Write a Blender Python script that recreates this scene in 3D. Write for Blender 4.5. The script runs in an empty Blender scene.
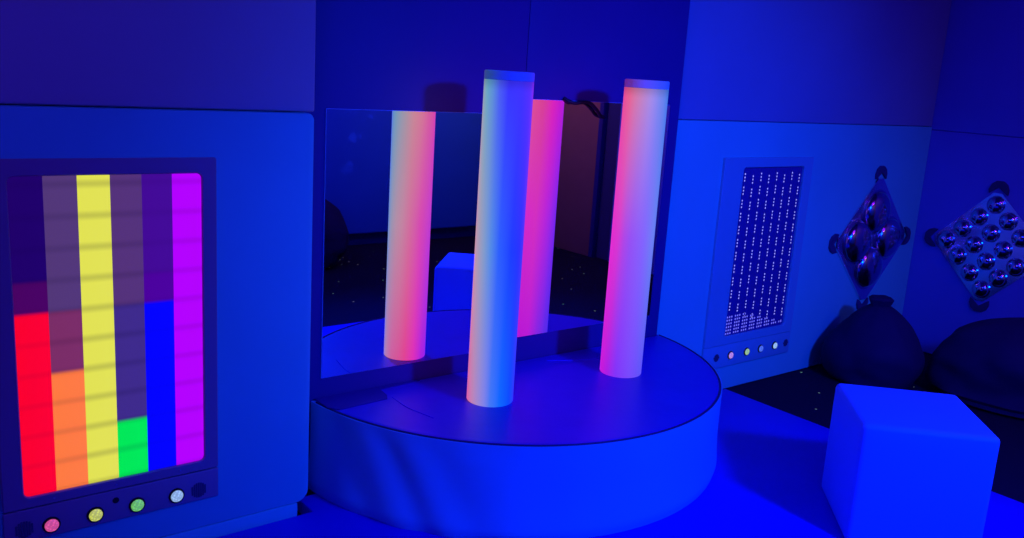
import bpy, bmesh, math, random
from mathutils import Vector, Matrix, noise
random.seed(7)
S = bpy.context.scene
C = S.collection
PI = math.pi

# ------------------------------------------------------------------ materials
def lin(c):
    r = []
    for v in c:
        v = v / 255.0
        r.append(v / 12.92 if v <= 0.04045 else ((v + 0.055) / 1.055) ** 2.4)
    return (r[0], r[1], r[2], 1.0)

def new_mat(name):
    m = bpy.data.materials.new(name); m.use_nodes = True
    nt = m.node_tree
    return m, nt, nt.nodes['Principled BSDF']

def vinyl(name, col, rough=0.45, spec=0.4, bump=0.05, scale=6.0, vary=0.08, fine=True):
    """coated fabric: slow cloudy waviness, a fine grain, a little wear in the colour"""
    m, nt, b = new_mat(name)
    N, L = nt.nodes, nt.links
    tc = N.new('ShaderNodeTexCoord')
    n1 = N.new('ShaderNodeTexNoise'); n1.inputs['Scale'].default_value = scale; n1.inputs['Detail'].default_value = 3
    L.new(tc.outputs['Object'], n1.inputs['Vector'])
    mx = N.new('ShaderNodeMix'); mx.data_type = 'RGBA'
    mx.inputs['A'].default_value = (*col, 1)
    mx.inputs['B'].default_value = (*[c * (1 - vary * 2) for c in col], 1)
    L.new(n1.outputs['Fac'], mx.inputs['Factor'])
    L.new(mx.outputs['Result'], b.inputs['Base Color'])
    b.inputs['Roughness'].default_value = rough
    b.inputs['Specular IOR Level'].default_value = spec
    bp = N.new('ShaderNodeBump'); bp.inputs['Strength'].default_value = bump; bp.inputs['Distance'].default_value = 0.02
    L.new(n1.outputs['Fac'], bp.inputs['Height'])
    if fine:
        n2 = N.new('ShaderNodeTexNoise'); n2.inputs['Scale'].default_value = 260
        L.new(tc.outputs['Object'], n2.inputs['Vector'])
        b2 = N.new('ShaderNodeBump'); b2.inputs['Strength'].default_value = 0.06; b2.inputs['Distance'].default_value = 0.001
        L.new(n2.outputs['Fac'], b2.inputs['Height']); L.new(bp.outputs['Normal'], b2.inputs['Normal'])
        L.new(b2.outputs['Normal'], b.inputs['Normal'])
    else:
        L.new(bp.outputs['Normal'], b.inputs['Normal'])
    return m

def glow(name, rgb, strength=1.0, base=0.05):
    m, nt, b = new_mat(name)
    b.inputs['Base Color'].default_value = (base, base, base, 1)
    b.inputs['Roughness'].default_value = 0.4
    b.inputs['Emission Color'].default_value = lin(rgb)
    b.inputs['Emission Strength'].default_value = strength
    return m

M = {}
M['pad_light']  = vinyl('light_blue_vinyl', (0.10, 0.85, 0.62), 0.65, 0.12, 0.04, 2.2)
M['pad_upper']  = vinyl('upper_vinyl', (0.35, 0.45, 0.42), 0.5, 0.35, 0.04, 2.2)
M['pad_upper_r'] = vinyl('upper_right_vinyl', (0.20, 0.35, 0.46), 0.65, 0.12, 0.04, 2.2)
M['navy']       = vinyl('navy_vinyl', (0.04, 0.03, 0.22), 0.5, 0.3, 0.04, 3)
M['plinth_side'] = vinyl('plinth_side_vinyl', (0.10, 0.60, 0.80), 0.5, 0.35, 0.05, 3)
M['navy_trim']  = vinyl('navy_piping', (.02, .02, .10), .5, .3, 0, 3)
M['shade_flap']       = vinyl('shade_flap_vinyl', (.02, .012, .22), .6, .2, .05, 7)
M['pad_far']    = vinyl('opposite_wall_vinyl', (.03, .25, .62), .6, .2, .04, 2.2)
M['mat']        = vinyl('royal_blue_vinyl', (0.02, 0.004, 0.66), 0.5, 0.3, 0.05, 4)
M['piping']     = vinyl('piping_vinyl', (0.25, 0.6, 0.9), 0.4, 0.4, 0.0, 3)
M['housing']    = vinyl('panel_housing', (0.12, 0.60, 0.55), 0.45, 0.4, 0.0, 3, 0.04)
M['housing_dark'] = vinyl('panel_housing_dark', (0.30, 0.25, 0.30), 0.4, 0.45, 0.0, 3, 0.04)
M['cube']       = vinyl('cube_vinyl', (0.10, 0.32, 0.95), 0.5, 0.3, 0.03, 3, 0.03)
M['bag']        = vinyl('black_bag_fabric', (0.020, 0.012, 0.060), 0.75, 0.2, 0.25, 5)
M['grille']     = vinyl('grille_plastic', (.06, .08, .14), .5, .4, 0, 5)
M['black']      = vinyl('black_rubber', (0.01, 0.01, 0.012), 0.5, 0.4, 0.0, 5)
M['pocket']     = vinyl('corner_pocket_vinyl', (0.04, 0.04, 0.13), 0.5, 0.4, 0.0, 5)
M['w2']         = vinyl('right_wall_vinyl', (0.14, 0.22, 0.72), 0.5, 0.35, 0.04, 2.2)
M['brown']      = vinyl('brown_door', (0.36, 0.17, 0.12), 0.5, 0.3, 0.02, 8)
M['steel'], _nt, _b = new_mat('steel'); _b.inputs['Metallic'].default_value = 1; _b.inputs['Roughness'].default_value = .3
_b.inputs['Base Color'].default_value = (.6, .6, .62, 1)

# bubble mirror acrylic
def mirror_mat(name, col, rough, smudge=None):
    m, nt, b = new_mat(name)
    b.inputs['Base Color'].default_value = (*col, 1)
    b.inputs['Metallic'].default_value = 1
    b.inputs['Roughness'].default_value = rough
    if smudge:
        N, L = nt.nodes, nt.links
        tc = N.new('ShaderNodeTexCoord')
        n = N.new('ShaderNodeTexNoise'); n.inputs['Scale'].default_value = 17; n.inputs['Detail'].default_value = 2
        L.new(tc.outputs['Object'], n.inputs['Vector'])
        r = N.new('ShaderNodeMapRange'); r.inputs['From Min'].default_value = .60; r.inputs['From Max'].default_value = .66
        L.new(n.outputs['Fac'], r.inputs['Value'])
        d = N.new('ShaderNodeVectorMath'); d.operation = 'DISTANCE'; d.inputs[1].default_value = smudge
        L.new(tc.outputs['Object'], d.inputs[0])
        r2 = N.new('ShaderNodeMapRange'); r2.inputs['From Min'].default_value = .16; r2.inputs['From Max'].default_value = .08
        L.new(d.outputs['Value'], r2.inputs['Value'])
        mu = N.new('ShaderNodeMath'); mu.operation = 'MULTIPLY'
        L.new(r.outputs['Result'], mu.inputs[0]); L.new(r2.outputs['Result'], mu.inputs[1])
        mu2 = N.new('ShaderNodeMath'); mu2.operation = 'MULTIPLY'; mu2.inputs[1].default_value = .14
        L.new(mu.outputs[0], mu2.inputs[0])
        df = N.new('ShaderNodeBsdfDiffuse'); df.inputs['Color'].default_value = (.15, .6, 1, 1)
        mx = N.new('ShaderNodeMixShader'); out = N['Material Output']
        L.new(mu2.outputs[0], mx.inputs[0]); L.new(b.outputs[0], mx.inputs[1]); L.new(df.outputs[0], mx.inputs[2])
        L.new(mx.outputs[0], out.inputs['Surface'])
    return m
M['mirror_l'] = mirror_mat('acrylic_mirror_smudged', (.88, .88, .92), .012, (.10, -.02, .86))
M['mirror_r'] = mirror_mat('acrylic_mirror', (.88, .88, .92), .012)
M['dome'] = mirror_mat('dome_mirror', (.62, .62, .72), .10)
M['dome_big'] = mirror_mat('large_dome_mirror', (.50, .50, .62), .16)
M['plate'] = mirror_mat('dome_plate_mirror', (.85, .85, .9), .22)

# plinth top: vinyl with two stitched seams and soft creases
def top_mat():
    m = vinyl('plinth_top_vinyl', (0.03, 0.015, 0.50), 0.42, 0.35, 0.10, 7)
    return m
M['plinth_top'] = top_mat()

# starlight carpet
def carpet():
    m, nt, b = new_mat('starlight_carpet')
    N, L = nt.nodes, nt.links
    tc = N.new('ShaderNodeTexCoord')
    v = N.new('ShaderNodeTexVoronoi'); v.inputs['Scale'].default_value = 9
    L.new(tc.outputs['Object'], v.inputs['Vector'])
    lt = N.new('ShaderNodeMath'); lt.operation = 'LESS_THAN'; lt.inputs[1].default_value = .055
    L.new(v.outputs['Distance'], lt.inputs[0])
    b.inputs['Base Color'].default_value = (.012, .010, .03, 1)
    b.inputs['Roughness'].default_value = .95
    b.inputs['Specular IOR Level'].default_value = .1
    hs = N.new('ShaderNodeMix'); hs.data_type = 'RGBA'; hs.inputs['Factor'].default_value = .7
    L.new(v.outputs['Color'], hs.inputs['A']); hs.inputs['B'].default_value = (.25, .5, .4, 1)
    L.new(hs.outputs['Result'], b.inputs['Emission Color'])
    mu = N.new('ShaderNodeMath'); mu.operation = 'MULTIPLY'; mu.inputs[1].default_value = .35
    L.new(lt.outputs[0], mu.inputs[0]); L.new(mu.outputs[0], b.inputs['Emission Strength'])
    n2 = N.new('ShaderNodeTexNoise'); n2.inputs['Scale'].default_value = 300
    bp = N.new('ShaderNodeBump'); bp.inputs['Strength'].default_value = .6; bp.inputs['Distance'].default_value = .004
    L.new(n2.outputs['Fac'], bp.inputs['Height']); L.new(bp.outputs['Normal'], b.inputs['Normal'])
    return m
M['carpet'] = carpet()

# LED colour column: the colour it gives off turns with the angle round the tube and drifts with height
def led_column(name, rows, z0, z1, cap=False):
    """rows: three lists (bottom, middle, top) of (angle in degrees, rgb)"""
    m, nt, b = new_mat(name)
    N, L = nt.nodes, nt.links
    tc = N.new('ShaderNodeTexCoord'); sp = N.new('ShaderNodeSeparateXYZ'); L.new(tc.outputs['Object'], sp.inputs[0])
    at = N.new('ShaderNodeMath'); at.operation = 'ARCTAN2'
    L.new(sp.outputs['Y'], at.inputs[0]); L.new(sp.outputs['X'], at.inputs[1])
    mr = N.new('ShaderNodeMapRange'); mr.inputs['From Min'].default_value = -PI; mr.inputs['From Max'].default_value = PI
    L.new(at.outputs[0], mr.inputs['Value'])
    outs = []
    for row in rows:
        cr = N.new('ShaderNodeValToRGB'); cr.color_ramp.interpolation = 'LINEAR'
        pts = sorted((((a + 180) % 360) / 360.0, lin(c)) for a, c in row)
        # wrap the ring
        first, last = pts[0], pts[-1]
        gap = first[0] + 1 - last[0]; t = (1 - last[0]) / gap
        w = tuple(last[1][k] * (1 - t) + first[1][k] * t for k in range(4))
        pts = [(0.0, w)] + [p for p in pts if 0.002 < p[0] < .998] + [(1.0, w)]
        els = cr.color_ramp.elements
        els[0].position = 0; els[0].color = pts[0][1]
        els[1].position = 1; els[1].color = pts[-1][1]
        for p, c in pts[1:-1]:
            e = els.new(p); e.color = c
        L.new(mr.outputs['Result'], cr.inputs['Fac']); outs.append(cr.outputs['Color'])
    zr = N.new('ShaderNodeMapRange'); zr.inputs['From Min'].default_value = z0; zr.inputs['From Max'].default_value = (z0 + z1) / 2
    L.new(sp.outputs['Z'], zr.inputs['Value'])
    zr2 = N.new('ShaderNodeMapRange'); zr2.inputs['From Min'].default_value = (z0 + z1) / 2; zr2.inputs['From Max'].default_value = z1
    L.new(sp.outputs['Z'], zr2.inputs['Value'])
    m1 = N.new('ShaderNodeMix'); m1.data_type = 'RGBA'; L.new(zr.outputs[0], m1.inputs['Factor']); L.new(outs[0], m1.inputs['A']); L.new(outs[1], m1.inputs['B'])
    m2 = N.new('ShaderNodeMix'); m2.data_type = 'RGBA'; L.new(zr2.outputs[0], m2.inputs['Factor']); L.new(m1.outputs['Result'], m2.inputs['A']); L.new(outs[2], m2.inputs['B'])
    L.new(m2.outputs['Result'], b.inputs['Emission Color']); b.inputs['Emission Strength'].default_value = 1.0
    fr = N.new('ShaderNodeMapRange'); fr.interpolation_type = 'SMOOTHSTEP'; fr.inputs['From Min'].default_value = 1.095; fr.inputs['From Max'].default_value = 1.140
    fr.inputs['To Min'].default_value = .16 if cap else 1.0; fr.inputs['To Max'].default_value = .16 if cap else .7
    L.new(sp.outputs['Z'], fr.inputs['Value']); L.new(fr.outputs[0], b.inputs['Emission Strength'])
    b.inputs['Base Color'].default_value = ((.04, .45, .62, 1) if cap else (.03, .03, .03, 1)); b.inputs['Roughness'].default_value = .5
    b.inputs['Specular IOR Level'].default_value = .2
    return m
A_top = [(-128,(58,50,250)),(-148,(75,90,240)),(-165,(90,140,215)),(177,(100,165,195)),(160,(130,165,185)),(142,(165,160,168)),(122,(208,150,152)),(100,(220,135,145)),(80,(225,105,150)),(55,(230,80,160)),(32,(225,65,185)),(0,(200,50,220)),(-38,(150,40,235)),(-65,(90,45,250)),(-95,(65,48,250))]
A_mid = [(-128,(45,95,248)),(-148,(85,140,225)),(-165,(130,155,200)),(177,(165,155,180)),(160,(190,150,170)),(142,(205,140,165)),(122,(220,115,160)),(92,(225,75,180)),(60,(205,65,205)),(32,(190,60,215)),(0,(140,50,235)),(-38,(75,50,240)),(-70,(40,48,250)),(-98,(30,60,252))]
A_bot = [(-128,(70,120,240)),(-142,(130,130,228)),(-158,(160,135,205)),(-175,(190,130,180)),(160,(218,100,162)),(142,(225,90,155)),(122,(238,70,150)),(98,(235,50,190)),(69,(180,35,230)),(32,(140,40,240)),(0,(100,40,250)),(-38,(50,50,255)),(-75,(10,75,255)),(-105,(15,105,255))]
B_top = [(133,(228,70,145)),(160,(232,85,140)),(178,(230,100,140)),(-165,(215,120,160)),(-150,(200,130,180)),(-125,(170,140,215)),(-100,(125,135,228)),(-70,(80,125,228)),(-46,(60,120,225)),(-10,(90,90,230)),(20,(150,50,230)),(45,(190,30,222)),(80,(215,28,205)),(106,(235,38,185))]
B_mid = [(133,(222,50,195)),(160,(225,45,200)),(-178,(215,55,205)),(-160,(175,70,225)),(-142,(150,80,238)),(-106,(130,100,246)),(-75,(110,125,240)),(-46,(100,130,235)),(0,(90,80,240)),(40,(105,40,240)),(77,(150,40,240)),(106,(195,40,220))]
B_bot = [(133,(195,28,220)),(165,(195,25,215)),(-175,(170,30,225)),(-150,(130,50,245)),(-113,(120,72,246)),(-80,(100,80,243)),(-46,(90,80,240)),(0,(75,60,240)),(40,(70,45,238)),(77,(95,45,240)),(106,(140,40,235))]
M['ledA'] = led_column('led_column_glow_a', (A_bot, A_mid, A_top), 0.0, 1.13)
M['ledB'] = led_column('led_column_glow_b', (B_bot, B_mid, B_top), 0.0, 1.13)
M['capA'] = led_column('tube_cap_a', (A_bot, A_mid, A_top), 0.0, 1.13, True)
M['capB'] = led_column('tube_cap_b', (B_bot, B_mid, B_top), 0.0, 1.13, True)
M['cap'] = vinyl('milky_cap', (.30, .35, .75), .4, .4, 0, 3)

# ------------------------------------------------------------------ mesh helpers
def link(name, bm, mat, parent=None, smooth=True, loc=None):
    me = bpy.data.meshes.new(name); bm.normal_update(); bm.to_mesh(me); bm.free()
    if isinstance(mat, (list, tuple)):
        for k in mat: me.materials.append(k)
    else: me.materials.append(mat)
    o = bpy.data.objects.new(name, me); C.objects.link(o)
    if smooth:
        for p in me.polygons: p.use_smooth = True
        try: me.set_sharp_from_angle(angle=math.radians(38))
        except Exception: pass
    if parent: o.parent = parent
    if loc: o.location = loc
    return o

def thing(name, label, cat, loc=(0, 0, 0), rz=0, group=None):
    o = bpy.data.objects.new(name, None); C.objects.link(o); o.empty_display_size = .1
    o.location = loc; o.rotation_euler = (0, 0, rz)
    return tag(o, label, cat, group)

def tag(o, label, cat, group=None):
    o['label'] = label; o['category'] = cat
    if group: o['group'] = group
    return o

def struct(o):
    o['kind'] = 'structure'; return o

def box(bm, x0, x1, y0, y1, z0, z1, bev=0, seg=3):
    r = bmesh.ops.create_cube(bm, size=1)
    vs = r['verts']
    for v in vs:
        v.co = Vector(((x0 + x1) / 2 + v.co.x * (x1 - x0), (y0 + y1) / 2 + v.co.y * (y1 - y0), (z0 + z1) / 2 + v.co.z * (z1 - z0)))
    if bev > 0:
        es = list({e for v in vs for e in v.link_edges})
        bmesh.ops.bevel(bm, geom=es, offset=bev, segments=seg, profile=.5, affect='EDGES', clamp_overlap=True)
    return bm

def boxbm(*a, **k):
    return box(bmesh.new(), *a, **k)

def lathe(bm, prof, n=48, c=(0, 0, 0), axis='z', fn=None):
    rings = []
    for r, z in prof:
        ring = []
        for i in range(n):
            a = 2 * PI * i / n
            if axis == 'z': p = Vector((r * math.cos(a), r * math.sin(a), z))
            elif axis == '-y': p = Vector((r * math.cos(a), -z, r * math.sin(a)))
            else: p = Vector((-z, r * math.cos(a), r * math.sin(a)))
            if fn: p = fn(p, a)
            ring.append(bm.verts.new(p + Vector(c)))
        rings.append(ring)
    for k in range(len(rings) - 1):
        for i in range(n):
            j = (i + 1) % n
            bm.faces.new((rings[k][i], rings[k][j], rings[k + 1][j], rings[k + 1][i]))
    for ring in (rings[0], rings[-1]):
        bm.faces.new(ring)
    bmesh.ops.recalc_face_normals(bm, faces=bm.faces)
    return bm

def tube(bm, pts, r, n=10):
    """round bar along a smooth path"""
    P = [Vector(p) for p in pts]
    Q = []
    for i in range(len(P) - 1):
        p0 = P[max(i - 1, 0)]; p1 = P[i]; p2 = P[i + 1]; p3 = P[min(i + 2, len(P) - 1)]
        for s in range(6):
            t = s / 6
            Q.append(.5 * ((2 * p1) + (-p0 + p2) * t + (2 * p0 - 5 * p1 + 4 * p2 - p3) * t * t + (-p0 + 3 * p1 - 3 * p2 + p3) * t ** 3))
    Q.append(P[-1])
    rings = []
    for i, q in enumerate(Q):
        d = (Q[min(i + 1, len(Q) - 1)] - Q[max(i - 1, 0)]).normalized()
        up = Vector((0, 0, 1)) if abs(d.z) < .9 else Vector((1, 0, 0))
        a = d.cross(up).normalized(); b = d.cross(a)
        rings.append([bm.verts.new(q + a * r * math.cos(2 * PI * k / n) + b * r * math.sin(2 * PI * k / n)) for k in range(n)])
    for k in range(len(rings) - 1):
        for i in range(n):
            j = (i + 1) % n
            bm.faces.new((rings[k][i], rings[k][j], rings[k + 1][j], rings[k + 1][i]))
    bm.faces.new(rings[0]); bm.faces.new(rings[-1])
    bmesh.ops.recalc_face_normals(bm, faces=bm.faces)
    return bm

# ------------------------------------------------------------------ geometry constants (metres)
FZ = -0.047            # carpet level; the blue mat's top is z = 0
BACK = 2.812          # back wall
K = 2.785 / 2.70      # depth scale of everything hung right of the plinth
X0, X1, Y0, Y1, CZ = -0.95, 5.51, -1.36, BACK, 2.45

def shell(name, a, mat):
    return struct(link(name, boxbm(*a), mat, smooth=False))
shell('floor', (X0 - .1, X1 + .1, Y0 - .1, Y1 + .1, FZ - .1, FZ), M['carpet'])
M['plain'] = vinyl('dark_painted_wall', (.05, .05, .16), .8, .2, 0.02, 3)
M['ceil'] = vinyl('ceiling_paint', (.20, .16, .30), .9, .1, 0.02, 3)
shell('ceiling', (X0 - .1, X1 + .1, Y0 - .1, Y1 + .1, CZ, CZ + .1), M['ceil'])
shell('wall_back', (X0 - .1, X1 + .1, Y1, Y1 + .1, FZ, CZ), M['plain'])
shell('wall_right', (X1, X1 + .1, Y0, Y1, FZ, CZ), M['plain'])
shell('wall_front', (X0 - .1, X1 + .1, Y0 - .1, Y0, FZ, CZ), M['plain'])
shell('wall_left', (X0 - .1, X0, Y0, Y1, FZ, CZ), M['plain'])

# ------------------------------------------------------------------ wall pads
PADS = 'padded wall panels'
def pad(a, mat, label, bev=.014):
    """soft vinyl-wrapped board, slightly swollen, with rounded edges"""
    bm = boxbm(*a, bev=bev, seg=4)
    o = link('wall_pad', bm, mat)
    return tag(o, label, 'wall pad', PADS)
LOW, UP = 1.338, 1.350
def kz(z): return 1.5 + (z - 1.5) * K
def soft_pad(x0, x1, y0, y1, z0, z1, r0, r1, mat, label, e=.009):
    """pad whose right-hand corners are visibly rounded (r0 below, r1 above)"""
    def ring(y, d):
        P_ = [(x0 + d, z1 - d), (x0 + d, z0 + d)]
        for k in range(9):
            t = -PI / 2 + PI / 2 * k / 8; P_.append((x1 - r0 + (r0 - d) * math.cos(t), z0 + r0 + (r0 - d) * math.sin(t)))
        for k in range(9):
            t = PI / 2 * k / 8; P_.append((x1 - r1 + (r1 - d) * math.cos(t), z1 - r1 + (r1 - d) * math.sin(t)))
        return [bm.verts.new((x, y, z)) for x, z in P_]
    bm = bmesh.new()
    o = [ring(y1, 0), ring(y0 + e, 0), ring(y0 + e * .3, e * .3), ring(y0, e)]
    for k in range(3):
        for a_ in range(len(o[0])):
            b_ = (a_ + 1) % len(o[0]); bm.faces.new((o[k][a_], o[k][b_], o[k + 1][b_], o[k + 1][a_]))
    bm.faces.new(o[0]); bm.faces.new(o[3])
    bmesh.ops.recalc_face_normals(bm, faces=bm.faces)
    tag(link('wall_pad', bm, mat), label, 'wall pad', PADS)
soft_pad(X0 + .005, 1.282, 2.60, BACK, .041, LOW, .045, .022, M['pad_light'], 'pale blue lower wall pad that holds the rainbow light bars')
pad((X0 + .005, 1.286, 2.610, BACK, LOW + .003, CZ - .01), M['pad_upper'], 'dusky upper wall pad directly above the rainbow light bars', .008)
NX = 3.128            # right end of the navy covering
pad((1.290, 2.2345, 2.756, BACK, FZ + .002, CZ - .01), M['navy'], 'tall navy wall pad behind the smudged left mirror', .004)
pad((2.236, NX, 2.756, BACK, FZ + .002, CZ - .01), M['navy'], 'tall navy wall pad behind the right mirror', .004)
RX = 5.29 * K         # face of the right-hand wall
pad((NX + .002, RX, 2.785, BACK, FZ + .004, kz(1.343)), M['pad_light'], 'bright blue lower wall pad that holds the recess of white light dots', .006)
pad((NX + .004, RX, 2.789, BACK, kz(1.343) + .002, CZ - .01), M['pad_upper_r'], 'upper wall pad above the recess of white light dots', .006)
pad((RX, X1, .05, 2.812, FZ + .004, kz(1.325)), M['w2'], 'lower wall pad right of the room corner, behind the sixteen-bubble mirror', .006)
pad((RX + .003, X1, .05, 2.812, kz(1.325) + .002, CZ - .01), M['w2'], 'upper wall pad right of the room corner, above the sixteen-bubble mirror', .006)
xs = [X0 + .005, .60, 1.95, 3.25, X1 - .01]
nm = ['far left', 'second from the left', 'third, behind a bean bag', 'right end']
for i in range(4):
    w = ['far left one behind the photographer', 'one left of the middle', 'one behind the lone black bean bag', 'one next to the brown door'][i]
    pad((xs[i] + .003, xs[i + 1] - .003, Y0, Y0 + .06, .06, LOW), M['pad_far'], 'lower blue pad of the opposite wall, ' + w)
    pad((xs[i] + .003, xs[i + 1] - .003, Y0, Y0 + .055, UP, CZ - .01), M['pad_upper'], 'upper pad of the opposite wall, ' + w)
trim = link('trim_1', boxbm(X0 + .005, 1.243, 2.602, BACK, FZ, .040, bev=.004), M['pad_light']); struct(trim)

# the door in the right-hand wall, seen only in the mirror
d = struct(link('door_1', boxbm(X1 - .045, X1 - .001, -1.25, -.20, FZ, 2.02, bev=.004), M['brown']))
link('door_handle', tube(bmesh.new(), [(X1 - .046, -1.24, .98), (X1 - .10, -1.24, .98), (X1 - .10, -1.18, .98), (X1 - .10, -1.12, .98)], .010), M['steel'], d)
link('door_frame', box(boxbm(X1 - .055, X1 - .001, -.198, -.15, FZ, 2.09, bev=.004), X1 - .055, X1 - .001, -1.30, -1.252, FZ, 2.09, bev=.004), M['navy'], d)

# ------------------------------------------------------------------ floor mat
bm = bmesh.new()
MP = [(X0 + .01, .92), (3.635, .92), (3.635, 2.712), (1.292, 2.712), (1.292, 2.597), (X0 + .01, 2.597)]
lp_ = [[bm.verts.new((x + dx, y + dy, z)) for (x, y), (dx, dy) in zip(MP, [(q * 1, q * 1), (-q, q), (-q, -q), (q, -q), (q, -q), (q, -q)])] for z, q in ((FZ + .001, 0), (-.008, 0), (-.002, .0025), (0, .008))]
for k in range(3):
    for a_ in range(6):
        b_ = (a_ + 1) % 6; bm.faces.new((lp_[k][a_], lp_[k][b_], lp_[k + 1][b_], lp_[k + 1][a_]))
bm.faces.new(lp_[0]); bm.faces.new(lp_[3])
bmesh.ops.recalc_face_normals(bm, faces=bm.faces)
tag(link('floor_mat', bm, M['mat']), 'large royal blue vinyl floor mat under the plinth and cube', 'floor mat')

# ------------------------------------------------------------------ plinth
PX, PY, PR, PZ = 2.255, 2.818, .90, .337
pl = thing('round_plinth', 'large round padded blue plinth against the mirrors, carrying the two light tubes', 'plinth', (PX, PY, 0))
def outline(r, n=220):
    """disc cut off by the wall behind it, and a little more where the right-hand pad stands out"""
    pts = []
    lim = 2.750 - PY
    a0 = math.asin(lim / r)
    aR = math.asin((2.780 - PY) / r)
    for i in range(n + 1):
        a = (-PI - a0) + (PI + a0 + aR) * i / n
        pts.append((r * math.cos(a), r * math.sin(a)))
    xe = min(NX + .003 - PX, pts[-1][0] - .002)
    pts.append((xe, 2.780 - PY)); pts.append((xe, lim))
    return pts
def fold(x, y, z):
    """loose diagonal folds of the wrap on the left of the drum"""
    a = math.degrees(math.atan2(y, x))
    k = 0
    for c, w, amp in ((-163, 6.0, .007), (-151, 5.0, .009), (-139, 7.5, .006)):
        cc = c + (PZ - z) * 34
        k += amp * (math.exp(-((a - cc - w * .5) / w) ** 2) - 1.1 * math.exp(-((a - cc + w * .6) / (w * .7)) ** 2))
    return k * min(1, (PZ - z) / .08 + .15)
bm = bmesh.new(); rows = []
NZ = 22
for k in range(NZ + 1):
    z = .001 + (PZ - .005) * k / NZ
    row = []
    for i, (x, y) in enumerate(outline(PR)):
        rad = math.hypot(x, y); f = 1 + .012 * math.exp(-(z / .10) ** 2)
        if i <= 220:
            f += fold(x, y, z) / PR
        # tuck the lower edge under on the right
        if z < .03: f -= .01 * (1 - z / .03)
        xx, yy = x * f, y * f
        yy = min(yy, (2.780 if PX + xx > NX + .002 else 2.750) - PY)
        row.append(bm.verts.new((xx, yy, z)))
    rows.append(row)
n = len(rows[0])
for k in range(NZ):
    for i in range(n):
        j = (i + 1) % n
        bm.faces.new((rows[k][i], rows[k][j], rows[k + 1][j], rows[k + 1][i]))
bm.faces.new(rows[0]); bm.faces.new(rows[-1])
bmesh.ops.recalc_face_normals(bm, faces=bm.faces)
link('side_cover', bm, M['plinth_side'], pl)
# top cushion
bm = bmesh.new(); rows = []
for r, z in ((PR - .013, PZ - .011), (PR - .013, PZ - .004), (PR - .016, PZ - .001), (PR - .024, PZ)):
    rows.append([bm.verts.new((x, y, z)) for x, y in outline(r)])
for k in range(3):
    for i in range(n):
        j = (i + 1) % n
        bm.faces.new((rows[k][i], rows[k][j], rows[k + 1][j], rows[k + 1][i]))
bm.faces.new(rows[0]); bm.faces.new(rows[-1])
bmesh.ops.recalc_face_normals(bm, faces=bm.faces)
bmesh.ops.triangulate(bm, faces=[f for f in bm.faces if len(f.verts) > 4], ngon_method='EAR_CLIP')
link('top_cover', bm, M['plinth_top'], pl, smooth=False)
# rim piping
link('piping', tube(bmesh.new(), [(x * (PR - .008) / PR, y * (PR - .008) / PR, PZ - .003) for x, y in outline(PR)[2:219:6]], .0042, 8), M['navy_trim'], pl)
# stitched seams of the top cover
def seam(pts, r=.0028):
    link('seam', tube(bmesh.new(), [(x - PX, y - PY, PZ + .0005) for x, y in pts], r, 6), M['mat'], pl)
seam([(1.620, 2.640), (1.614, 2.535), (1.626, 2.463), (1.640, 2.40)], .0018)
seam([(2.40, 2.70), (2.62, 2.62), (2.86, 2.60)], .0018)
# loose flap of the cover along the wall; its glossy shading is put into the dark colour
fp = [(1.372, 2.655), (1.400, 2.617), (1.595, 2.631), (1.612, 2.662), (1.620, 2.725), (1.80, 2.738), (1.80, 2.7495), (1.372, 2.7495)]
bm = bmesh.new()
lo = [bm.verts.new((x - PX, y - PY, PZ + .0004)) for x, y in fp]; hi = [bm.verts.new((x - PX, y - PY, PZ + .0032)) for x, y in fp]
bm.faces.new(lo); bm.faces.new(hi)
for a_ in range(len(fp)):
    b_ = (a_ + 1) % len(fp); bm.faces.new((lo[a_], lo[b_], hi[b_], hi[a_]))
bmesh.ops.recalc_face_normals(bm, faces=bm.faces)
link('cover_shade_flap', bm, M['shade_flap'], pl, smooth=False)

# ------------------------------------------------------------------ light tubes
def tube_column(x, y, mat, cap, label):
    t = thing('light_tube', label, 'light tube', (x, y, PZ), 0, 'glowing colour columns')
    R = .0843
    link('tube_body', lathe(bmesh.new(), [(R - .002, .0), (R, .003), (R, 1.135), (R - .0005, 1.1355)], 72), mat, t)
    link('end_cap', lathe(bmesh.new(), [(R - .002, 1.1355), (R + .0006, 1.137), (R + .0006, 1.163), (R - .003, 1.1665), (R - .012, 1.1668)], 72), cap, t)
    return t
tube_column(1.920, 2.456, M['ledA'], M['capA'], 'glowing tube nearer the left mirror, pale cyan on its left and blue on its right')
tube_column(2.585, 2.454, M['ledB'], M['capB'], 'glowing tube farther right on the plinth, pink on its left fading to lavender blue')

# ------------------------------------------------------------------ mirrors
def mirror(x0, x1, z0, z1, mat, label):
    t = thing('wall_mirror', label, 'mirror', (x0, 2.756, z0), 0, 'acrylic wall mirrors')
    w, h = x1 - x0, z1 - z0
    link('mirror_backing', boxbm(0, w, -.0035, -.0005, 0, h), M['piping'], t, smooth=False)
    link('mirror_face', boxbm(.0012, w - .0012, -.0055, -.0036, .0012, h - .0012), mat, t, smooth=False)
    return t
mirror(1.396, 2.200, .409, 1.3455, M['mirror_l'], 'large frameless mirror with pale smudges, left one above the plinth')
mirror(2.262, 3.058, .442, 1.404, M['mirror_r'], 'large frameless mirror mounted slightly higher, right one above the plinth')

# cable hanging over the top of the right mirror
tag(link('cable', tube(bmesh.new(), [(2.43, 2.7485, 1.412), (2.47, 2.735, 1.396), (2.53, 2.735, 1.401), (2.565, 2.735, 1.395), (2.60, 2.735, 1.372), (2.625, 2.738, 1.350), (2.655, 2.7485, 1.343)], .0075), M['black']),
    'short black cable end bent over the top edge of the right mirror', 'cable')

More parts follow.
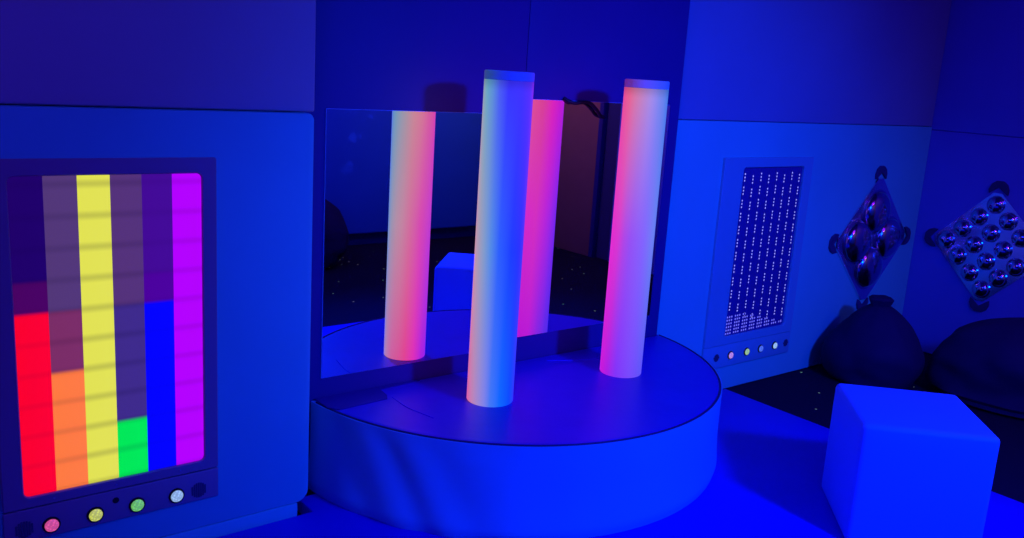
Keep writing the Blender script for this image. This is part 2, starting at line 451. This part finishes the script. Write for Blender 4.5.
# ------------------------------------------------------------------ buttons and grilles shared by both panels
def button(parent, x, z, col, y=0.0, s=1.0, glowcol=None):
    ring = link('button', lathe(bmesh.new(), [(.0235 * s, -.001), (.0235 * s, .003), (.0215 * s, .006), (.0190 * s, .006), (.0185 * s, .004)], 36, (0, 0, 0), '-y'), M['black'], parent, loc=(x, y, z))
    m = glow('button_glow', col, 1.0, .2)
    b = m.node_tree
    # printed legend of little dots and ticks on the translucent cap
    N, L = b.nodes, b.links
    tc = N.new('ShaderNodeTexCoord'); v = N.new('ShaderNodeTexVoronoi'); v.inputs['Scale'].default_value = 150
    L.new(tc.outputs['Object'], v.inputs['Vector'])
    mr = N.new('ShaderNodeMapRange'); mr.inputs['From Max'].default_value = .6; mr.inputs['To Min'].default_value = 1.15; mr.inputs['To Max'].default_value = .6
    L.new(v.outputs['Distance'], mr.inputs['Value']); L.new(mr.outputs[0], N['Principled BSDF'].inputs['Emission Strength'])
    link('button_cap', lathe(bmesh.new(), [(.0183 * s, .002), (.0183 * s, .007), (.016 * s, .0095), (.008 * s, .0110), (.001, .0114)], 36, (0, 0, 0), '-y'), m, ring)
def grille(parent, x, z, y=0.0, r=.024):
    bm = bmesh.new()
    for i in range(-3, 4):
        h = math.sqrt(max(0, r * r - (i * .0065) ** 2))
        box(bm, x + i * .0065 - .0022, x + i * .0065 + .0022, y - .0022, y + .001, z - h, z + h)
    link('speaker_grille', bm, M['grille'], parent, smooth=False)

# ------------------------------------------------------------------ rainbow light panel
LP = (0.690, 2.60, 0.14)
lp = thing('wall_light', 'wall panel of six rainbow light bars at stepped heights with four round buttons', 'wall light', LP)
ax, az = lambda x: x - LP[0], lambda z: z - LP[2]
sx0, sx1, sz0, sz1 = .426, .925, .272, 1.160
def frame_bm(x0, x1, z0, z1, ix0, ix1, iz0, iz1, yf, yb, bev=.004, r=0):
    bm = bmesh.new()
    box(bm, x0, ix0, yf, yb, z0, z1, bev); box(bm, ix1, x1, yf, yb, z0, z1, bev)
    box(bm, ix0 - .001, ix1 + .001, yf, yb, z0, iz0, bev); box(bm, ix0 - .001, ix1 + .001, yf, yb, iz1, z1, bev)
    return bm
def rrect_frame(x0, x1, z0, z1, ix0, ix1, iz0, iz1, yf, yb, rad=.016):
    """frame in one piece whose opening has rounded corners"""
    bm = bmesh.new(); n = 8
    def loop(a0, a1, b0, b1, r, y):
        L_ = []
        for cx, cz, s in ((a1 - r, b1 - r, 0), (a0 + r, b1 - r, 1), (a0 + r, b0 + r, 2), (a1 - r, b0 + r, 3)):
            for k in range(n + 1):
                t = PI / 2 * (s + k / n)
                L_.append(bm.verts.new((cx + r * math.cos(t), y, cz + r * math.sin(t))))
        return L_
    o = [loop(x0, x1, z0, z1, .006, yb), loop(x0, x1, z0, z1, .006, yf + .003), loop(x0 + .003, x1 - .003, z0 + .003, z1 - .003, .005, yf),
         loop(ix0 - .003, ix1 + .003, iz0 - .003, iz1 + .003, rad + .003, yf), loop(ix0, ix1, iz0, iz1, rad, yf + .003), loop(ix0, ix1, iz0, iz1, rad, yb)]
    for k in range(len(o) - 1):
        m_ = len(o[k])
        for i in range(m_):
            j = (i + 1) % m_
            bm.faces.new((o[k][i], o[k][j], o[k + 1][j], o[k + 1][i]))
    bmesh.ops.recalc_face_normals(bm, faces=bm.faces)
    return bm
link('housing', rrect_frame(ax(.372), ax(.968), az(.240), az(1.205), ax(sx0), ax(sx1), az(sz0), az(sz1), -.010, .0), M['housing_dark'], lp)
link('control_strip', boxbm(ax(.372), ax(.968), -.009, 0, az(.142), az(.237), bev=.003), M['housing_dark'], lp)
# bars: 6 columns of ten cells
def cell_mat(name, stops, dark=.55, strength=1.0):
    """glow that steps with height (stops: upper z of each zone) and dims where two cells meet"""
    m, nt, b = new_mat(name); N, L = nt.nodes, nt.links
    tc = N.new('ShaderNodeTexCoord'); sp = N.new('ShaderNodeSeparateXYZ'); L.new(tc.outputs['Object'], sp.inputs[0])
    cr = N.new('ShaderNodeValToRGB'); cr.color_ramp.interpolation = 'LINEAR'
    els = cr.color_ramp.elements
    lo, hi = az(sz0), az(sz1); H_ = hi - lo
    pos = []
    prev = 0
    for i, (z, c) in enumerate(stops):
        p = min(1, (az(z) - lo) / H_)
        pos += [(prev + (.006 if i else 0), c), (max(prev + .007, p - (.006 if i < len(stops) - 1 else 0)), c)]
        prev = p
    els[0].position = pos[0][0]; els[0].color = lin(pos[0][1]); els[1].position = pos[-1][0]; els[1].color = lin(pos[-1][1])
    for p, c in pos[1:-1]:
        e = els.new(p); e.color = lin(c)
    mr = N.new('ShaderNodeMapRange'); mr.inputs['From Min'].default_value = lo; mr.inputs['From Max'].default_value = hi
    L.new(sp.outputs['Z'], mr.inputs['Value']); L.new(mr.outputs[0], cr.inputs['Fac'])
    # seam between cells
    sub = N.new('ShaderNodeMath'); sub.operation = 'SUBTRACT'; sub.inputs[1].default_value = lo - CELL; L.new(sp.outputs['Z'], sub.inputs[0])
    mod = N.new('ShaderNodeMath'); mod.operation = 'PINGPONG'; mod.inputs[1].default_value = CELL / 2; L.new(sub.outputs[0], mod.inputs[0])
    s2 = N.new('ShaderNodeMapRange'); s2.interpolation_type = 'SMOOTHSTEP'; s2.inputs['From Min'].default_value = 0; s2.inputs['From Max'].default_value = CELL * .20
    s2.inputs['To Min'].default_value = dark; s2.inputs['To Max'].default_value = 1.0 * strength
    L.new(mod.outputs[0], s2.inputs['Value'])
    L.new(cr.outputs['Color'], b.inputs['Emission Color']); L.new(s2.outputs[0], b.inputs['Emission Strength'])
    b.inputs['Base Color'].default_value = (.04, .04, .05, 1); b.inputs['Roughness'].default_value = .5; b.inputs['Specular IOR Level'].default_value = .15
    return m
CELL = .0865
def zc(k): return sz0 + CELL * k
bars = [
    ('red',    [(zc(6), (252, 0, 14)), (zc(7), (72, 2, 88)), (2, (30, 0, 96))], .90),
    ('orange', [(zc(4), (255, 122, 45)), (zc(6), (122, 45, 92)), (2, (82, 55, 112))], .82),
    ('yellow', [(2, (226, 226, 68))], .72),
    ('green',  [(zc(2), (0, 232, 72)), (zc(6), (62, 42, 130)), (2, (84, 50, 112))], .80),
    ('blue',   [(zc(6), (2, 2, 255)), (zc(7), (75, 0, 150)), (2, (66, 8, 142))], .92),
    ('purple', [(2, (180, 0, 255))], .82)]
bw = (sx1 - sx0) / 6
for i, (nm_, st, dk) in enumerate(bars):
    bm = bmesh.new()
    # softly pillowed cells, joined as one light bar
    x0, x1 = ax(sx0) + bw * i, ax(sx0) + bw * (i + 1)
    nz = 60
    cols = [x0, x0 + .004, (x0 + x1) / 2, x1 - .004, x1]
    g = []
    for k in range(nz + 1):
        z = az(sz0) + (sz1 - sz0) * k / nz
        t = abs(math.sin(PI * ((z - az(sz0)) / CELL)))
        g.append([bm.verts.new((x, -.0015 - .0018 * min(1, t * 2) * (0.2 if j in (0, 4) else 1), z)) for j, x in enumerate(cols)])
    for k in range(nz):
        for j in range(4):
            bm.faces.new((g[k][j], g[k][j + 1], g[k + 1][j + 1], g[k + 1][j]))
    # thickness
    ret = bmesh.ops.extrude_face_region(bm, geom=bm.faces[:])
    for v in ret['geom']:
        if isinstance(v, bmesh.types.BMVert): v.co.y = -.0002
    bmesh.ops.recalc_face_normals(bm, faces=bm.faces)
    o = link('light_bar', bm, cell_mat(nm_ + '_bar_glow', st, dk), lp)
    o['label'] = {'red': 'red light bar lit to mid height', 'orange': 'orange light bar lit four cells high', 'yellow': 'yellow light bar lit all the way up',
                  'green': 'green light bar lit two cells high', 'blue': 'blue light bar lit to mid height', 'purple': 'purple light bar lit all the way up'}[nm_]
for x, c in ((.490, (238, 90, 150)), (.606, (215, 225, 40)), (.722, (120, 215, 60)), (.838, (165, 205, 245))):
    button(lp, ax(x), az(.1765), c, -.009)
grille(lp, ax(.422), az(.181), -.009); grille(lp, ax(.906), az(.178), -.009)
link('sensor_hole', lathe(bmesh.new(), [(.009, -.001), (.009, .0012), (.006, .0014)], 24, (ax(.663), -.009, az(.206)), '-y'), M['black'], lp)
for x in (.50, .665, .85):
    link('screw', lathe(bmesh.new(), [(.003, 0), (.003, .001), (.001, .0014)], 12, (ax(x), -.010, az(.256)), '-y'), M['steel'], lp)

# ------------------------------------------------------------------ dotted light panel
DP = (3.79 * K, 2.785, kz(0.13))
dp = thing('wall_light', 'tall wall panel of white light dots in dark recess with four small buttons', 'wall light', DP)
bx, bz = lambda x: x * K - DP[0], lambda z: kz(z) - DP[2]
ox0, ox1, oz0, oz1 = 3.545, 4.035, .292, 1.128
link('housing', rrect_frame(bx(3.400), bx(4.105), bz(.250), bz(1.175), bx(ox0), bx(ox1), bz(oz0), bz(oz1), -.016, .0), M['housing'], dp)
link('control_strip', boxbm(bx(3.400), bx(4.105), -.014, 0, bz(.132), bz(.2475), bev=.003), M['housing'], dp)
M['recess'] = vinyl('dark_mirror_recess', (.05, .04, .26), .30, .5, 0, 3, .02)
M['dot'] = glow('light_dot', (150, 150, 240), 1.0, .1)
M['dot_dim'] = glow('light_dot_dim', (80, 80, 210), 1.0, .1)
# shallow tank: back, sides and floor, standing proud inside the frame
DPTH = .014
link('recess_back', boxbm(bx(ox0), bx(ox1), -.0025, -.0005, bz(oz0), bz(oz1)), M['recess'], dp, smooth=False)
# columns of tiny lamps on the back
ncol = 8
def strip_mat(name, col, pitch, step, r, strength):
    """one tape of tiny lamps in threes, running along the tape's own z axis"""
    m, nt, b = new_mat(name); N, L = nt.nodes, nt.links
    tc = N.new('ShaderNodeTexCoord'); sp = N.new('ShaderNodeSeparateXYZ'); L.new(tc.outputs['Object'], sp.inputs[0])
    def mth(op, a, v=None, c=None):
        n_ = N.new('ShaderNodeMath'); n_.operation = op; L.new(a, n_.inputs[0])
        if v is not None:
            if isinstance(v, (int, float)): n_.inputs[1].default_value = v
            else: L.new(v, n_.inputs[1])
        return n_.outputs[0]
    u = mth('MODULO', mth('ADD', sp.outputs['Z'], 30 * pitch), pitch)
    inside = mth('LESS_THAN', u, 3 * step)
    dz = mth('SUBTRACT', mth('MODULO', u, step), step / 2)
    d2 = mth('SQRT', mth('ADD', mth('MULTIPLY', dz, dz), mth('MULTIPLY', sp.outputs['X'], sp.outputs['X'])))
    on_ = mth('MULTIPLY', mth('LESS_THAN', d2, r), inside)
    L.new(mth('MULTIPLY', on_, strength), b.inputs['Emission Strength'])
    b.inputs['Emission Color'].default_value = lin(col)
    b.inputs['Base Color'].default_value = (.05, .04, .26, 1); b.inputs['Roughness'].default_value = .4
    return m
PIT = .0660
M['strip'] = strip_mat('lamp_tape', (165, 165, 245), PIT, .0165, .0042, 1.0)
M['strip_dim'] = strip_mat('lamp_tape_dim', (110, 110, 230), .0640, .017, .0050, 1.0)
for c in range(ncol):
    x = bx(ox0) + .028 + (bx(ox1) - bx(ox0) - .050) * c / (ncol - 1)
    zlow = .118 - .012 * c if c < 7 else .03
    top = bz(oz1) - .008; n_ = round((top - bz(oz0) - zlow) / PIT * 3) / 3 * PIT
    link('lamp_strip', boxbm(-.0055, .0055, -.0014, 0, -n_, 0), M['strip'], dp, smooth=False, loc=(x, -.0026, top - (.012 if c % 2 else 0)))
for r_ in range(6):
    z0_ = bz(oz0) + .010 + r_ * .0175
    ln = (bx(ox1) - bx(ox0)) - .020 - r_ * .066
    o = link('lamp_strip', boxbm(-.0055, .0055, -.0012, 0, 0, ln), M['strip_dim'], dp, smooth=False, loc=(bx(ox0) + .010, -.0044, z0_))
    o.rotation_euler = (0, math.radians(88.5), 0)
for x, c in ((3.608, (205, 150, 235)), (3.737, (170, 215, 110)), (3.852, (80, 120, 250)), (3.972, (170, 215, 255))):
    button(dp, bx(x), bz(.1885), c, -.014, .92)
grille(dp, bx(3.500), bz(.189), -.014, .020); grille(dp, bx(4.070), bz(.189), -.014, .020)

# ------------------------------------------------------------------ cube
cb = thing('padded_cube', 'smooth bright blue vinyl cube seat standing on the mat at lower right', 'cube', (3.029, 1.455, 0), -.8026)
h = .22
bm = bmesh.new(); box(bm, -h, h, -h, h, 0.0005, .4355, bev=.020, seg=6)
bmesh.ops.subdivide_edges(bm, edges=[e for e in bm.edges if e.calc_length() > .2], cuts=10, use_grid_fill=True)
for v in bm.verts:
    u = (1 - min(1, abs(v.co.x) / h) ** 2) * (1 - min(1, abs(v.co.y) / h) ** 2)
    w = (1 - min(1, abs(v.co.z - .218) / .218) ** 2)
    if v.co.z > .43: v.co.z += .006 * u
    for ax_ in (0, 1):
        if abs(v.co[ax_]) > h - .002:
            o_ = v.co[1 - ax_]; v.co[ax_] += math.copysign(.004, v.co[ax_]) * (1 - min(1, abs(o_) / h) ** 2) * w
link('cube_cover', bm, M['cube'], cb)

# ------------------------------------------------------------------ bubble mirrors
def pocket(parent, pos, ang, axis):
    """rounded vinyl corner tab holding one tip of the plate"""
    bm = bmesh.new()
    pts = [(-.055, -.03), (-.058, .0), (-.045, .03), (-.02, .048), (.02, .048), (.045, .03), (.058, .0), (.055, -.03), (.0, .012)]
    lo, hi = [], []
    for u, v in pts:
        a, b = u * math.cos(ang) - v * math.sin(ang), u * math.sin(ang) + v * math.cos(ang)
        if axis == 'y':
            lo.append(bm.verts.new((a, 0, b))); hi.append(bm.verts.new((a * .93, -.012, b * .93)))
        else:
            lo.append(bm.verts.new((0, -a, b))); hi.append(bm.verts.new((-.012, -a * .93, b * .93)))
    bm.faces.new(lo); bm.faces.new(hi)
    for i in range(len(pts)):
        j = (i + 1) % len(pts); bm.faces.new((lo[i], lo[j], hi[j], hi[i]))
    bmesh.ops.recalc_face_normals(bm, faces=bm.faces)
    link('corner_tab', bm, M['pocket'], parent, smooth=False, loc=pos)
def bubble_mirror(loc, axis, half, n, r, hgt, label, mat):
    t = thing('bubble_mirror', label, 'mirror', loc, 0, 'diamond-hung bubble mirrors')
    bm = bmesh.new()
    cut = half * .07
    pts = [(half - cut, -cut), (half - cut, cut), (cut, half - cut), (-cut, half - cut), (-half + cut, cut), (-half + cut, -cut), (-cut, -half + cut), (cut, -half + cut)]
    lo, hi = [], []
    def P(u, v, d): return (u, -d, v) if axis == 'y' else (-d, -u, v)
    for u, v in pts:
        lo.append(bm.verts.new(P(u, v, .002))); hi.append(bm.verts.new(P(u * .995, v * .995, .010)))
    bm.faces.new(lo); bm.faces.new(hi)
    for i in range(8):
        j = (i + 1) % 8; bm.faces.new((lo[i], lo[j], hi[j], hi[i]))
    bmesh.ops.recalc_face_normals(bm, faces=bm.faces)
    link('mirror_plate', bm, M['plate'], t, smooth=False)
    side = half * math.sqrt(2); st = side / n
    for i in range(n):
        for j in range(n):
            a, b = (i - (n - 1) / 2) * st * (.84 if n == 2 else .97), (j - (n - 1) / 2) * st * (.84 if n == 2 else .97)
            u, v = (a - b) / math.sqrt(2), (a + b) / math.sqrt(2)
            prof = [(r * 1.10, 0), (r * 1.02, .003)] + [(r * math.cos(k * PI / 2 / 9), .003 + hgt * math.sin(k * PI / 2 / 9)) for k in range(9)] + [(.0008, .003 + hgt)]
            link('bubble', lathe(bmesh.new(), prof, 36, (0, 0, 0), '-y' if axis == 'y' else '-x'), mat, t, loc=P(u, v, .010))
    for k in range(4):
        a = k * PI / 2
        u, v = (half - .004) * math.cos(a), (half - .004) * math.sin(a)
        pocket(t, P(u, v, .001), a - PI / 2, axis)
    return t
bubble_mirror((4.79 * K, 2.784, kz(.700)), 'y', .39, 2, .122, .052, 'diamond-shaped mirror with four large bubbles, left of the room corner', M['dome_big'])
bubble_mirror((RX - .001, 2.262 * K, kz(.703)), 'x', .345, 4, .048, .034, 'diamond-shaped mirror with sixteen small round bubbles, right of the room corner', M['dome'])

# ------------------------------------------------------------------ bean bags
def bean_bag(loc, R, Hh, label, seed, knob=True, rz=0, sq=(1, 1), flat=False):
    t = thing('bean_bag', label, 'bean bag', loc, rz, 'black bean bags')
    prof = []
    for k in range(26):
        u = k / 25
        z = Hh * u
        if u < .32: r = R * (.80 + .20 * math.sin(u / .32 * PI / 2))
        else: r = R * (math.cos((u - .32) / .68 * PI / 2) ** .80 * .93 + .07)
        if flat: r = R * max(.02, (1 - max(0, (u - .25) / .75) ** 3.2)) ** .55 * (1 if u > .1 else .93)
        if u < .04: r *= .90
        prof.append((max(r, .01), z))
    def fn(p, a):
        q = Vector((p.x * 3.2 + seed * 7, p.y * 3.2, p.z * 3.4))
        d = noise.noise(q) * .15 + noise.noise(q * 2.3) * .08 + noise.noise(q * 5) * .02
        s = 1 + d * min(1, p.z / .05)
        pl_ = 1 + .035 * math.sin(a * 9 + seed) * max(0, (p.z / Hh - .55)) * 2
        return Vector((p.x * s * pl_ * sq[0], p.y * s * pl_ * sq[1], p.z * (1 + .06 * noise.noise(q * .8) * (p.z > .05))))
    bm = lathe(bmesh.new(), prof, 64, fn=fn)
    link('bag_body', bm, M['bag'], t)
    if knob:
        top = Hh * .96
        link('carry_handle', lathe(bmesh.new(), [(.060, top - .05), (.052, top - .01), (.046, top + .012), (.058, top + .040), (.062, top + .052), (.048, top + .064), (.008, top + .060)], 28,
             fn=lambda p, a: Vector((p.x * (1 + .12 * math.sin(a * 5)) * 1.15, p.y * (1 + .1 * math.sin(a * 4 + 1)), p.z))), M['bag'], t)
    return t
bean_bag((4.62, 2.49, FZ), .265, .43, 'black bean bag with a knobbly top, beside the dotted light panel', 1)
bean_bag((5.02, 1.815, FZ), .355, .465, 'wide flat-topped black bean bag under the sixteen-bubble mirror', 2, False, math.radians(-58), (1.30, .92), True)
bean_bag((2.98, -.86, FZ), .39, .66, 'black bean bag standing alone against the opposite wall, seen in the mirror', 3, True)

# ------------------------------------------------------------------ lights
def spot(name, loc, aim, power, col, cone, blend, size):
    l = bpy.data.lights.new(name, 'SPOT'); l.energy = power; l.color = col; l.spot_size = math.radians(cone); l.spot_blend = blend; l.shadow_soft_size = size
    o = bpy.data.objects.new(name, l); C.objects.link(o); o.location = loc
    o.rotation_euler = (Vector(aim) - Vector(loc)).to_track_quat('-Z', 'Y').to_euler(); return o
def area(name, loc, aim, power, col, sx, sy):
    l = bpy.data.lights.new(name, 'AREA'); l.energy = power; l.color = col; l.shape = 'RECTANGLE'; l.size = sx; l.size_y = sy
    o = bpy.data.objects.new(name, l); C.objects.link(o); o.location = loc
    o.rotation_euler = (Vector(aim) - Vector(loc)).to_track_quat('-Z', 'Y').to_euler(); return o
spot('blue_flood', (2.5, -.92, 2.34), (3.0, 2.5, .30), 860, (0, .034, 1), 78, 1.0, .15)
area('blue_fill', (1.6, .3, 2.40), (2.0, .4, 0), 24, (0, .03, 1), 3.0, .3)  # added general fill for the whole room, not a fitting of the place
area('violet_ceiling_strip', (4.3, .6, 2.40), (4.6, 2.0, 1.0), 9, (.16, 0, 1), .8, .2)
area('violet_ceiling_strip', (-.2, .6, 2.40), (.2, 2.6, 1.4), 20, (.11, .02, 1), .8, .2)
area('opposite_wall_fill', (2.9, .75, 2.40), (2.9, -1.3, .5), 26, (.015, .008, 1), 2.6, .2)  # unseen fill added to brighten the opposite wall in the mirrors
area('warm_door_fill', (4.3, -.3, 2.35), (5.5, -.7, 1.0), 7, (1, .35, .8), .3, .2)  # added warm fill so the door reads brown in the mirror
w = bpy.data.worlds.new('World'); S.world = w; w.use_nodes = True
w.node_tree.nodes['Background'].inputs[0].default_value = (0, 0, .01, 1)

# ------------------------------------------------------------------ camera
f, p, r, th = 906.094, .2133, .0646, .8911
F = Vector((math.cos(th) * math.cos(p), math.sin(th) * math.cos(p), -math.sin(p)))
Rr = Vector((math.sin(th), -math.cos(th), 0)); U = Rr.cross(F)
c, s = math.cos(r), math.sin(r)
R2 = c * Rr + s * U; U2 = -s * Rr + c * U
cam = bpy.data.cameras.new('camera'); co = bpy.data.objects.new('camera', cam); C.objects.link(co)
cam.sensor_fit = 'HORIZONTAL'; cam.sensor_width = 36; cam.lens = 36 * f / 1024; cam.clip_start = .02
co.matrix_world = Matrix(((R2.x, U2.x, -F.x, 0), (R2.y, U2.y, -F.y, 0), (R2.z, U2.z, -F.z, 1.5), (0, 0, 0, 1)))
S.camera = co
S.view_settings.view_transform = 'Standard'; S.view_settings.look = 'None'
S.view_settings.exposure = 0; S.view_settings.gamma = 1; S.view_settings.use_curve_mapping = False
